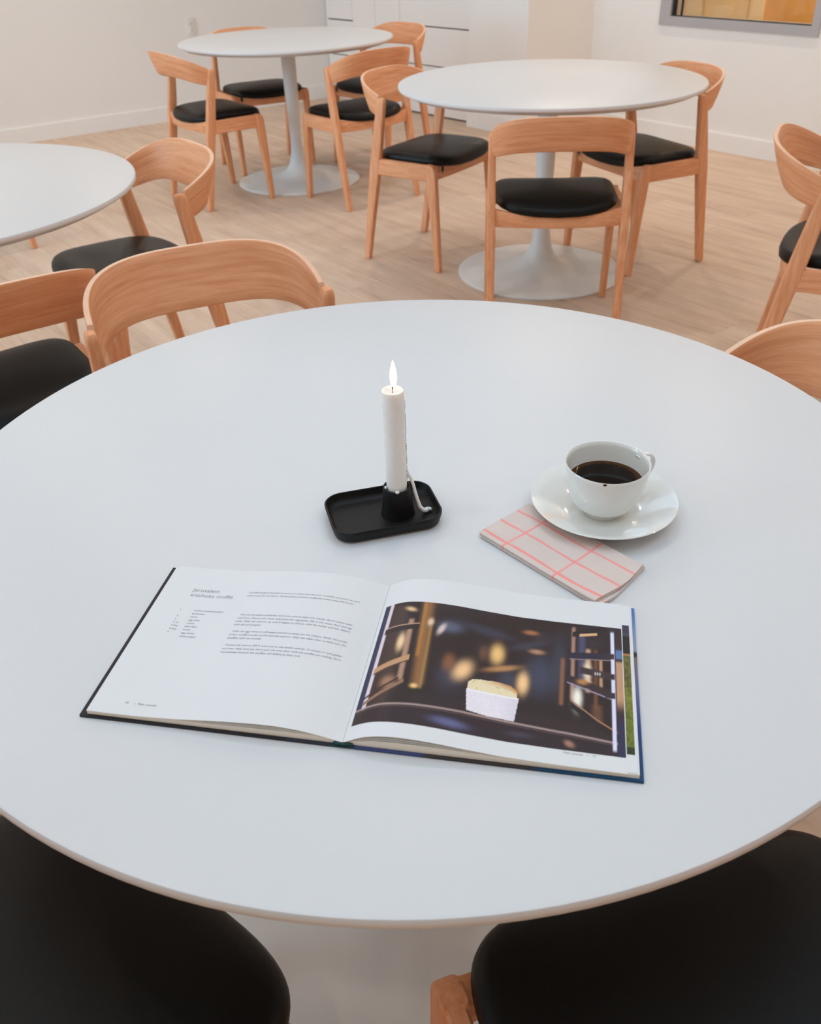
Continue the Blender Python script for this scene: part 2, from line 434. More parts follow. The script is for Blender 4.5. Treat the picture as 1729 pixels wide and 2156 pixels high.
# wall outlet on the far left wall
oc = None
s_ = 3.192
ox, oy = PQ(s_, -6.985)
tpar = (Vector((ox, oy)) - LW0).dot(ld); oc = LW0 + ld * tpar + Vector((-ld.y, ld.x)) * .015
out = empty('wall_outlet', (oc.x, oc.y, .625), math.atan2(ld.y, ld.x))
tag(out, 'pale double power outlet on the far left wall above the farthest table', 'outlet')
mesh('cover_plate', *box_data(-.036, .036, -.007, .002, -.058, .058, .002), PLASTIC, out, 40)
for zc in (.021, -.021):
    soc = mesh('socket', *box_data(-.017, .017, -.009, -.006, zc - .014, zc + .014, .001), PLASTIC, out, 40)
    mesh('slot', *join(box_data(-.008, -.006, -.0095, -.0085, zc - .002, zc + .007), box_data(.006, .008, -.0095, -.0085, zc - .002, zc + .007),
                       box_data(-.002, .002, -.0095, -.0085, zc - .010, zc - .006)), GAP, soc)

# ------------------------------------------------------------------ pedestal tables
TH = .740
def make_table(x, y, R, Rb, label):
    t = empty('pedestal_table', (x, y, 0)); tag(t, label, 'table', 'round white pedestal tables')
    prof = [(0.001, TH), (R * .5, TH), (R - .004, TH), (R - .0012, TH - .0008), (R, TH - .003), (R - .0005, TH - .0105), (R - .002, TH - .0125), (R - .030, TH - .026), (R * .5, TH - .027), (.001, TH - .027)]
    v, f = lathe(prof, 160)
    n = 160
    fm = []
    for i in range(len(prof) - 1): fm += [1 if i in (4, 5) else 0] * n
    fm += [0, 0]
    fcs = f
    mesh('tabletop', v, [tuple(reversed(q)) for q in fcs], [LAMINATE, EDGE], t, 40, fm)
    k = Rb / .361
    colp = [(.060, TH - .027), (.060, TH - .034), (.0395, TH - .04), (.039, .60), (.037, .45), (.034, .32), (.0315, .24), (.0335, .18), (.039, .135), (.047, .105)]
    v, f = lathe(colp, 48); mesh('column', v, [tuple(reversed(q)) for q in f], WHITE_METAL, t, 60)
    bp = [(.045, .110), (.047, .105), (.056, .083), (.070, .064), (.092, .049), (.125, .037), (.165, .029), (.21, .023), (.26, .0175), (.31, .013), (.345, .010), (.357, .0085), (.361, .006), (.359, .0005)]
    v, f = lathe([(r * k if r > .1 else r, z) for r, z in bp], 128)
    mesh('base', v, [tuple(reversed(q)) for q in f], WHITE_METAL, t, 50)
    return t
make_table(.0031, .8655, .551, .338, 'large round white table nearest the camera with a candle, cookbook and coffee on it')
make_table(.588, 3.651, .5796, .347, 'empty round white pedestal table right of centre with three chairs around it')
make_table(-.5855, 5.366, .5796, .353, 'farthest empty round white pedestal table near the left wall and the built-in cabinets')
make_table(-1.2517, 2.258, .5796, .353, 'empty round white table cut off by the left edge of the picture')

# ------------------------------------------------------------------ chairs
def leg_rings(secs, r=.006):
    return [[(cx + px, cy + py, z) for px, py in rrect(w, d, r, 3)] for cx, cy, z, w, d in secs]
def rear_leg(s):
    secs = []
    for z, w, d in ((0.0, .020, .022), (.004, .026, .030), (.15, .027, .036), (.30, .028, .044), (.40, .028, .049), (.50, .027, .046), (.60, .025, .040), (.652, .024, .037), (.662, .022, .034), (.668, .017, .026), (.670, .009, .014)):
        t = z / .667; secs.append((s * (.226 + .003 * t), -.201 + .115 * t, z, w, d))
    return loft(leg_rings(secs))
def front_leg(s):
    secs = []
    for z, w, d, fb in ((0.0, .020, .022, 0), (.004, .026, .028, 0), (.15, .027, .034, 0), (.30, .028, .041, 0), (.38, .028, .045, 0), (.408, .028, .046, 0), (.420, .028, .043, .0035), (.428, .028, .037, .008), (.433, .027, .030, .0125), (.436, .025, .020, .018)):
        t = z / .436; secs.append((s * (.227 + .001 * t), .179 - .030 * t - fb * .5, z, w, d))
    return loft(leg_rings(secs))
def cross_rail(y0, th, zb, zt, dip, bow=0.0, xs=.222):
    rings = []
    for k in range(17):
        x = -xs + 2 * xs * k / 16; top = zt - dip * (1 - (x / xs) ** 2)
        h = top - zb; rings.append([(x, y0 + a + bow * (1 - (x / xs) ** 2), zb + h / 2 + b_) for a, b_ in rrect(th, h, .003, 2)])
    v, f = loft(rings); return v, f
def seat_mesh():
    n = 72; rings = []; top = []
    def outline(a):
        c, s = math.cos(a), math.sin(a); e = 2 / 4.6
        y = math.copysign(abs(s) ** e, s); x = math.copysign(abs(c) ** e, c)
        yy = .024 + .176 * y
        xx = x * (.2135 + .0065 * (yy / .2))
        return xx, yy
    prof = [(.02, .0445), (.2, .0445), (.4, .044), (.6, .0425), (.75, .040), (.86, .0365), (.93, .032), (.97, .0265), (.992, .019), (1.0, .011), (.996, .004), (.975, .0)]
    for s, z in prof:
        r = []
        for k in range(n):
            x, y = outline(2 * math.pi * k / n); yl = (y - .024) / .176
            x *= s; y = .024 + (y - .024) * s
            yl *= s; xl = x / .212
            dip = .020 * (abs(yl) ** 2.5) * max(0, 1 - xl * xl) + .004 * (1 - abs(yl)) * 0
            y -= (.034 if yl < 0 else -.006) * abs(yl) * max(0, 1 - xl * xl)
            r.append((x, y, .431 + z - dip))
        rings.append(r)
    v, f = loft(rings); return v, [tuple(reversed(q)) for q in f]
def back_band():
    nphi, th = 48, .0125
    e = 2 / 3.0
    verts, faces, uv, fm = [], [], [], []
    prev = None; L = 0.0; rows = 7
    def pt(phi, off, w):        # w 0 bottom .. 1 top ; off outward offset
        c, s = math.cos(phi), math.sin(phi)
        bx = math.copysign(abs(c) ** e, c); by = abs(s) ** e
        x = .2245 * bx; y = -.088 - .166 * by
        # normal of the plan curve, numerically
        c2, s2 = math.cos(phi + 1e-3), math.sin(phi + 1e-3)
        tx = .2245 * (math.copysign(abs(c2) ** e, c2) - bx); ty = -.166 * (abs(s2) ** e - by)
        l = math.hypot(tx, ty) or 1; nx, ny = -ty / l, tx / l
        if nx * x + ny * (y + .05) < 0: nx, ny = -nx, -ny
        d = by
        zt = .668 + .076 * d; zb = .592 + .040 * d
        # rounded lower corner where the band meets the post
        zb += .030 * max(0, 1 - d / .16) ** 2
        flare = -.044 * (1 - w) * d + .004 * math.sin(math.pi * w)
        x += nx * (off + flare * .85); y += ny * (off + flare)
        return (x, y, zb + (zt - zb) * w)
    phis = [.03 + (math.pi - .06) * k / nphi for k in range(nphi + 1)]
    secs = []
    for i, ph in enumerate(phis):
        p = pt(ph, 0, .5)
        if prev: L += math.hypot(p[0] - prev[0], p[1] - prev[1])
        prev = p
        ring = []; ruv = []
        ws = [.0, .02, .2, .4, .6, .8, .98, 1.0]
        for w in ws:
            o_ = th / 2 if .01 < w < .99 else th / 2 - .0015
            ring.append(pt(ph, o_, w)); ruv.append((L, w * .11))
        for w in reversed(ws):
            o_ = -th / 2 if .01 < w < .99 else -th / 2 + .0015
            ring.append(pt(ph, o_, w)); ruv.append((L, w * .11 + .2))
        secs.append(ring); uv += ruv
    v, f = loft(secs)
    n = 16
    for i in range(nphi):
        for j in range(n): fm.append(1 if j in (7, 15) else 0)
    fm += [1, 1]
    return v, f, uv, fm
CHAIR_GROUP = 'beech chairs with black seats'
def make_chair():
    t = empty('dining_chair', (0, 0, 0))
    for s in (-1, 1):
        v, f = rear_leg(s); mesh('rear_leg', v, f, WOOD_Z, t, 35)
        v, f = front_leg(s); mesh('front_leg', v, f, WOOD_Z, t, 35)
        v, f = box_data(s * .229 - .011, s * .229 + .011, -.128, .150, .372, .4345, .003); mesh('side_rail', v, f, WOOD_Y, t, 35)
    v, f = cross_rail(.150, .022, .374, .4335, .021, .008); mesh('front_rail', v, f, WOOD_X, t, 35)
    v, f = cross_rail(-.132, .022, .374, .4335, .021, -.030); mesh('rear_rail', v, f, WOOD_X, t, 35)
    v, f, uv, fm = back_band(); mesh('backrest', v, f, [WOOD_UV, WOOD_EDGE], t, 45, fm, uv=uv)
    v, f = seat_mesh(); seat = mesh('seat', v, f, LEATHER, t, 70)
    tg = mesh('fabric_tag', *box_data(.180, .193, .1760, .1786, .400, .436), DARK, seat); tg['label'] = 'small black tag with a white stripe'
    mesh('stripe', *box_data(.1798, .1932, .1757, .1789, .4035, .4055), WHITE_PRINT, seat)
    return t
CHAIRS = [
    (.551, 3.168, -.075, 'chair with its back to the camera, at the near side of the right-hand table'),
    (.145, 3.970, -2.195, 'chair at the left of the right-hand table, small black tag under its seat'),
    (1.014, 3.838, 1.990, 'chair at the right of the right-hand table, in front of the right wall'),
    (-.983, 5.064, -.933, 'leftmost chair at the farthest table, its slanted backrest against the left wall'),
    (-.815, 5.782, -2.645, 'chair behind the farthest table, its backrest almost hidden by the white tabletop'),
    (-.204, 4.967, .645, 'chair at the near right of the farthest table, seen from behind'),
    (-.100, 5.793, 2.360, 'chair at the far right of the farthest table, in front of the built-in cabinets'),
    (-.802, 2.579, 2.201, 'chair at the right of the cut-off left table, facing left'),
    (-.325, 1.511, 3.562, 'chair facing the camera across the nearest table, its broad backrest left of the candle'),
    (-.898, 1.745, .621, 'chair cut off by the left edge, seen from behind beside the broad backrest'),
    (1.304, 2.510, -2.007, 'chair cut off by the right edge, seen from behind in the middle distance'),
    (.511, 1.039, 2.018, 'chair at the right of the nearest table, only the top of its backrest showing'),
    (-.386, .394, -.65, 'chair at the bottom left corner, only its black seat showing under the nearest table'),
    (.284, .349, .30, 'chair at the bottom right corner, black seat with one wooden corner showing'),
    (-2.05, 4.290, -.90, 'chair mostly hidden behind the cut-off left table, one wooden foot showing'),
]
proto = make_chair()
for k, (x, y, a, lb) in enumerate(CHAIRS):
    o = proto if k == 0 else dup(proto, (x, y, 0), a)
    o.location = (x, y, 0); o.rotation_euler = (0, 0, a)
    if k in (12, 13):                              # no tag shows on these two seats
        for ch in list(o.children):
            for g in list(ch.children):
                for h in list(g.children): bpy.data.objects.remove(h)
                bpy.data.objects.remove(g)
    tag(o, 'beech ' + lb, 'chair', CHAIR_GROUP)

# ------------------------------------------------------------------ candle holder
TA = math.radians(14.2)
hold = empty('candle_holder', (-.0295, .7725, TH), TA)
tag(hold, 'black cast iron tray candle holder standing on the nearest table', 'candle holder')
TW, TD = .119, .081
def tray_ring(w, d, r, z): return [(px, py, z) for px, py in rrect(w, d, r, 8)]
rings = [tray_ring(TW - .012, TD - .012, .016, .0005), tray_ring(TW - .005, TD - .005, .019, .003), tray_ring(TW - .001, TD - .001, .021, .010), tray_ring(TW, TD, .021, .0145),
         tray_ring(TW - .0015, TD - .0015, .0205, .0153), tray_ring(TW - .004, TD - .004, .019, .0150), tray_ring(TW - .0075, TD - .0075, .0175, .009), tray_ring(TW - .012, TD - .012, .015, .0055), tray_ring(TW - .020, TD - .020, .012, .0045)]
v, f = loft(rings); mesh('tray', v, f, IRON, hold, 50)
sx, sy = (Matrix.Rotation(-TA, 2) @ Vector((-.0135 + .0295, .775 - .7725)))
v, f = lathe([(.0185, .004), (.0178, .006), (.0166, .014), (.0156, .026), (.0148, .036), (.0145, .0385), (.0135, .039), (.0122, .038), (.0118, .030), (.0118, .012), (.001, .0115)], 48, sx, sy)
mesh('socket', v, [tuple(reversed(q)) for q in f], IRON, hold, 50)

# ------------------------------------------------------------------ candle
CX, CY = -.0135, .775
cz0 = TH + .012
can = empty('candle', (CX, CY, cz0)); tag(can, 'lit white candle standing in the black holder', 'candle')
CTOP = .139
prof = [(.0105, 0), (.0107, .01), (.0109, .05), (.0111, .10), (.0113, .128), (.0113, .1365), (.0109, CTOP - .0002), (.0100, CTOP), (.0085, CTOP - .0016), (.004, CTOP - .0030), (.0008, CTOP - .0032)]
n = 64; rr = []
for r, z in prof:
    ring = []
    for k in range(n):
        a = 2 * math.pi * k / n
        flu = .00035 * (abs(math.sin(a * 10))) * max(0, 1 - z / .045)
        notch = .0012 * math.exp(-((a - .35) / .22) ** 2) if z > .132 else 0
        ring.append(((r - flu) * math.cos(a), (r - flu) * math.sin(a), z - notch))
    rr.append(ring)
v, f = loft(rr); mesh('body', v, f, WAX, can, 60)
random.seed(3)
beads = []
path, rad = [], []
for k in range(44):
    z = .033 + .094 * k / 43
    a = .10 + .06 * math.sin(k * .9)
    path.append((.0108 * math.cos(a), .0108 * math.sin(a), z)); rad.append(.0009 + .0009 * random.random())
v, f = tube(path, rad, 8); mesh('wax_run', v, f, WAX, can, 60)
# strand of wax that ran over the socket into the tray
pp = [(.0108, .002, .046), (.0125, .003, .0385), (.0150, .0035, .034), (.0172, .003, .0265), (.0190, .001, .018), (.0215, -.0008, .0085), (.0240, -.0025, .0005), (.0275, -.0028, -.0035), (.0300, -.0012, -.0050), (.0330, .0008, -.0048)]
v, f = tube(pp, [.0014, .0020, .0020, .0018, .0019, .0019, .0022, .0025, .0029, .0026], 10)
d = blob((.0325, .0008, -.0046), .0042, .0030, .0020)
e1 = blob((-.0118, -.004, .0275), .0012, .0022, .0018); e2 = blob((.0005, -.0135, .0268), .0024, .0014, .0022)
mesh('wax_drip', *join((v, f), d, e1, e2), WAX, can, 60)
v, f = tube([(0, 0, CTOP - .004), (.0000, 0, CTOP + .002), (.0006, 0, CTOP + .0055), (.0018, 0, CTOP + .0085)], [.0006, .0006, .0006, .0005], 8)
mesh('wick', v, f, GASKET, can, 60)
fl = []
for k in range(22):
    t = k / 21; z = CTOP + .0040 + .0275 * t
    r = .0039 * (math.sin(math.pi * min(1, .12 + t * .88)) ** .8) * (1 - .35 * t) + .00012
    fl.append([(.0013 + r * math.cos(2 * math.pi * j / 20), r * math.sin(2 * math.pi * j / 20), z) for j in range(20)])
v, f = loft(fl); mesh('flame', v, f, FLAME, can, 80)

# ------------------------------------------------------------------ saucer, cup, coffee
SX, SY = .206, .768
sau = tag(mesh('saucer', *(lambda vf: (vf[0], [tuple(reversed(q)) for q in vf[1]]))(lathe(
    [(.001, .0062), (.022, .0062), (.036, .0066), (.044, .0082), (.055, .0120), (.066, .0165), (.0735, .0197), (.0762, .0206), (.0768, .0200), (.0760, .0188), (.066, .0140), (.055, .0092), (.047, .0052), (.0445, .0012), (.043, .0), (.0405, .0), (.0395, .002), (.001, .0025)], 96)),
    PORCELAIN, None, 60, loc=(SX, SY, TH + .0002)), 'glossy white saucer under the coffee cup, resting over the napkin edge', 'saucer')
cup = empty('coffee_cup', (.2045, .7635, TH + .0066)); tag(cup, 'white porcelain cup half full of black coffee on the saucer', 'cup')
cprof_o = [(.0185, .0003), (.0205, .0), (.0212, .0025), (.0222, .0048), (.0275, .0080), (.0325, .0138), (.0362, .0205), (.0390, .029), (.0410, .0385), (.0424, .048), (.0435, .0565), (.0438, .0592)]
cprof_i = [(.0432, .0602), (.0422, .0598), (.0414, .055), (.0400, .0465), (.0385, .038), (.0363, .0285), (.0333, .0210), (.0290, .0148), (.0220, .0105), (.0120, .0085), (.001, .0082)]
v, f = lathe(cprof_o + cprof_i, 96); mesh('body', v, f, PORCELAIN, cup, 60)
ha = math.radians(28)
hp, hr = [], []
for r, z, w in ((.0405, .0520, .0030), (.0470, .0535, .0030), (.0545, .0525, .0028), (.0605, .0485, .0027), (.0635, .0420, .0027), (.0625, .0345, .0027), (.0575, .0280, .0027), (.0505, .0235, .0028), (.0440, .0215, .0030), (.0360, .0222, .0032)):
    hp.append((r * math.cos(ha), r * math.sin(ha), z)); hr.append(w)
def smooth_path(P, R_, n=5):
    P = [Vector(p) for p in P]; op, orr = [], []
    for i in range(len(P) - 1):
        a, b_, c, d_ = P[max(i - 1, 0)], P[i], P[i + 1], P[min(i + 2, len(P) - 1)]
        for k in range(n):
            t = k / n
            op.append(.5 * ((2 * b_) + (c - a) * t + (2 * a - 5 * b_ + 4 * c - d_) * t * t + (3 * b_ - a - 3 * c + d_) * t ** 3)); orr.append(R_[i] * (1 - t) + R_[i + 1] * t)
    return op + [P[-1]], orr + [R_[-1]]
hp, hr = smooth_path(hp, hr)
side = Vector((-math.sin(ha), math.cos(ha), 0)); hrings = []
for i, p in enumerate(hp):
    t = (hp[min(i + 1, len(hp) - 1)] - hp[max(i - 1, 0)]).normalized(); nn = side.cross(t).normalized()
    hrings.append([tuple(p + side * hr[i] * 1.35 * math.cos(2 * math.pi * k / 14) + nn * hr[i] * .72 * math.sin(2 * math.pi * k / 14)) for k in range(14)])
v, f = loft(hrings); mesh('handle', v, f, PORCELAIN, cup, 70)
mesh('coffee_drop', *blob((-.0115, -.0428, .0590), .0020, .0007, .0012), COFFEE, cup, 60)
v, f = lathe([(.0384, .0005), (.0372, .0), (.001, .0)], 64)
tag(mesh('coffee', v, f, COFFEE, None, 60, loc=(.2045, .7635, TH + .0066 + .0375)), 'dark black coffee inside the white cup', 'coffee')

# ------------------------------------------------------------------ napkin
el = Vector((.644, -.765, 0)); es = Vector((.765, .644, 0))
nap = empty('napkin', (.070, .731, TH), math.atan2(el.y, el.x))
tag(nap, 'folded beige napkin with coral pink check lines lying under the saucer', 'napkin')
BEIGE = np.array(lin(219, 203, 195)); CORAL = np.array(lin(247, 158, 152))
def cloth_layer(name, l0, l1, w, z0, th, fold, stripes, wav, seed, white=0, offs=0):
    # local x along the long side, y across (0 front fold .. w)
    nl, ns = 120, 60
    rows, cols = [], []
    for i in range(nl + 1):
        l = l0 + (l1 - l0) * i / nl; ring = []
        prof = []
        # bottom back -> bottom front -> around the fold -> top front -> top back
        for k in range(6): prof.append((w * (1 - k / 6), 0.0))
        for k in range(9):
            a = math.pi * k / 8; prof.append((fold * (1 - math.sin(a)) , th / 2 - th / 2 * math.cos(a)))
        for k in range(1, ns + 1): prof.append((fold + (w - fold) * k / ns, th))
        for s, z in prof:
            wz = wav * (math.sin(l * 55 + seed + s * 20) + .5 * math.sin(l * 120 + seed * 2 + s * 60)) * (z / th if th else 1)
            end = max(0, (l - (l1 - .018)) / .018)
            wz += (.0011 * end * (1 + math.sin(s * 95 + seed))) * (z / th)
            sk = .004 * math.sin(s * 40 + seed) * (l / .15) ** 3 + offs * s * l / .15
            ring.append((l + sk, s, z0 + z + wz))
            c = BEIGE.copy()
            if stripes:
                wob = .0007 * math.sin(l * 70 + s * 30)
                d1 = min(abs(s + wob - q) for q in (.0075, .033, .0585)); d2 = min(abs(l + wob - q) for q in (.034, .100))
                dd = min(d1 - .0003 * (s < .012), d2 + .0002)
                if not (l < .004 and False):
                    t = min(1, max(0, (.0016 - dd) / .0005)); c = c * (1 - t) + CORAL * t
            if white: c = c * (1 - white) + np.array((.8, .78, .76, 1)) * white
            cols.append(c)
        rows.append(ring)
    v, f = loft(rows, True, True, True)
    return mesh(name, v, f, CLOTH, nap, 70, col=cols)
cloth_layer('under_fold', .002, .1535, .0795, .0005, .0026, .0035, True, .00015, 1.0, .35)
cloth_layer('middle_fold', .001, .1500, .0775, .0030, .0016, .0025, True, .00015, 2.2)
cloth_layer('top_fold', 0, .1505, .0765, .0046, .0022, .0030, True, .00022, .3)

# ------------------------------------------------------------------ cookbook
BO = Vector((-.059, .459)); BA = math.atan2(-.190, .982)
book = empty('cookbook', (BO.x, BO.y, TH), BA)
tag(book, 'open cookbook with a recipe page and a glossy oven photograph on the nearest table', 'book')
CT = .0028           # board thickness
def interp(xs, ys):
    def g(u): return float(np.interp(u, xs, ys))
    return g
zl_leaf = interp([-.214, -.195, -.17, -.14, -.10, -.075, -.055, -.035, -.018, -.006, 0], [.0080, .0078, .0080, .0096, .0134, .0150, .0154, .0137, .0103, .0072, .0050])
zl_blk = interp([-.218, -.17, -.12, -.08, -.05, -.025, -.008, 0], [.0070, .0070, .0076, .0086, .0092, .0086, .0062, .0042])
zr_leaf = interp([0, .004, .010, .018, .028, .040, .055, .072, .095, .125, .16, .19, .2165], [.0052, .0082, .0118, .0155, .0178, .0188, .0186, .0172, .0142, .0108, .0092, .0086, .0080])
zr_blk = interp([0, .008, .022, .045, .08, .12, .17, .224], [.0042, .0070, .0098, .0110, .0104, .0084, .0078, .0072])
def smooth_fn(g, w=.006):
    return lambda u: (g(u - w) + 2 * g(u) + g(u + w) + g(u - w / 2) * 2 + g(u + w / 2) * 2) / 8
ZL, ZR = smooth_fn(zl_leaf), smooth_fn(zr_leaf)
# boards and spine
def board(u0, u1, colf):
    us = np.linspace(u0, u1, 60); vs = np.linspace(-.0008, .1960, 60); V, Fc, C = [], [], []
    nu, nv = len(us), len(vs)
    for z in (0.0003, CT):
        for a in us:
            for b_ in vs: V.append((a, b_, z)); C.append(colf(a, b_))
    o_ = nu * nv
    for i in range(nu - 1):
        for j in range(nv - 1):
            q = (i * nv + j, (i + 1) * nv + j, (i + 1) * nv + j + 1, i * nv + j + 1)
            Fc.append(tuple(reversed(q))); Fc.append(tuple(k + o_ for k in q))
    for i in range(nu - 1):
        for j in (0, nv - 1):
            q = (i * nv + j, (i + 1) * nv + j, (i + 1) * nv + j + o_, i * nv + j + o_); Fc.append(q if j == 0 else tuple(reversed(q)))
    for j in range(nv - 1):
        for i in (0, nu - 1):
            q = (i * nv + j, i * nv + j + 1, i * nv + j + 1 + o_, i * nv + j + o_); Fc.append(tuple(reversed(q)) if i == 0 else q)
    return V, Fc, C
def c_left(a, b_): return lin(38, 35, 40) if a < -.045 or b_ > .01 else lin(48, 50, 64)
def c_right(a, b_):
    if a > .218:
        stops = [(0, lin(16, 70, 108)), (.25, lin(34, 66, 120)), (.45, lin(104, 104, 150)), (.62, lin(120, 112, 128)), (.66, lin(128, 112, 100)), (.672, lin(24, 52, 58)), (.695, lin(24, 52, 58)), (.705, lin(150, 160, 185)), (.85, lin(120, 150, 195)), (1, lin(70, 115, 180))]
        t = b_ / .196
    else:
        stops = [(0, lin(62, 76, 122)), (.062, lin(62, 76, 122)), (.066, lin(66, 56, 56)), (.145, lin(58, 52, 54)), (.152, lin(22, 66, 98)), (.218, lin(16, 70, 108))]; t = a
    for (t0, c0), (t1, c1) in zip(stops, stops[1:]):
        if t <= t1:
            k = min(1, max(0, (t - t0) / (t1 - t0))); return tuple(x * (1 - k) + y * k for x, y in zip(c0, c1))
    return stops[-1][1]
v, f, c = board(-.2222, -.0085, c_left); mesh('cover_board', v, f, COVER, book, col=c)['label'] = 'charcoal board with a dark edge'
v, f, c = board(.0085, .2290, c_right); mesh('cover_board', v, f, COVER, book, col=c)['label'] = 'board printed in blue, brown and teal'
sp_v, sp_f = [], []
ring0 = []
for k in range(9):
    t = k / 8; ring0.append((-.0088 + .0176 * t, .0003 + .0012 * math.sin(math.pi * t) * 0 + .0002))
for k in range(9):
    t = 1 - k / 8; ring0.append((-.0088 + .0176 * t, .0032 - .0012 * math.sin(math.pi * t)))
v, f = loft([[(a, b_, z) for a, z in ring0] for b_ in (-.0008, .1960)])
mesh('spine', v, f, HEADBAND, book, 40)
v, f = tube([(-.0075, .0008, .0034), (-.004, .0002, .0048), (0, -.0002, .0046), (.004, .0002, .0048), (.0075, .0008, .0034)], .0014, 8)
mesh('headband', v, f, HEADBAND, book, 60)
# page blocks
def block(us, top, v0, v1, mat=PAGE_EDGE):
    rings = []
    for u in us: rings.append([(u, v0, CT), (u, v1, CT), (u, v1, top(u)), (u, v0, top(u))])
    return loft(rings)
BFM = [1, 1, 0, 1] * 59 + [1, 1]
v, f = block(np.linspace(-.2160, -.0005, 60), zl_blk, .0014, .1925); mesh('page_block', v, f, [PAPER, PAGE_EDGE], book, None, BFM)
v, f = block(np.linspace(.0005, .2255, 60), zr_blk, .0014, .1925); mesh('page_block', v, f, [PAPER, PAGE_EDGE], book, None, BFM)
# loose sheets between block and top leaf, so that the wedge of pages shows at the lower edge
def leaf(us, zf, v0, v1, th, mats, name, dv=lambda u: 0):
    rings = []
    for u in us:
        z = zf(u); rings.append([(u, v0, z - th), (u, v1, z - th), (u, v1, z), (u, v0, z)])
    v, f = loft(rings)
    fm = []
    for i in range(len(us) - 1): fm += [1, 1, 0, 1]
    fm += [1, 1]
    return mesh(name, v, f, mats, book, 60, fm)
for w in (.30, .62):
    leaf(np.linspace(-.2150 + .002 * w, -.001, 60), lambda u, w=w: zl_blk(u) * (1 - w) + (ZL(u) - .0006) * w, .0012 - .0004 * w, .1927, .0004, [PAPER, PAGE_EDGE], 'page')
    leaf(np.linspace(.001, .2150, 60), lambda u, w=w: zr_blk(u) * (1 - w) + (ZR(u) - .0008) * w, .0012 - .0004 * w, .1930, .0004, [PAPER, PAGE_EDGE], 'page')
lpage = leaf(np.linspace(-.2120, -.0002, 110), ZL, .0004, .1932, .0005, [PAPER, PAGE_EDGE], 'page'); lpage['label'] = 'recipe page with printed text'
rpage = leaf(np.linspace(.0002, .2165, 110), ZR, .0002, .1936, .0005, [PAPER, PAGE_EDGE], 'page'); rpage['label'] = 'page with a large oven photograph'
upage = leaf(np.linspace(.19, .2238, 40), lambda u: .0077, .0022, .1930, .0005, [PAPER, PAGE_EDGE], 'page')

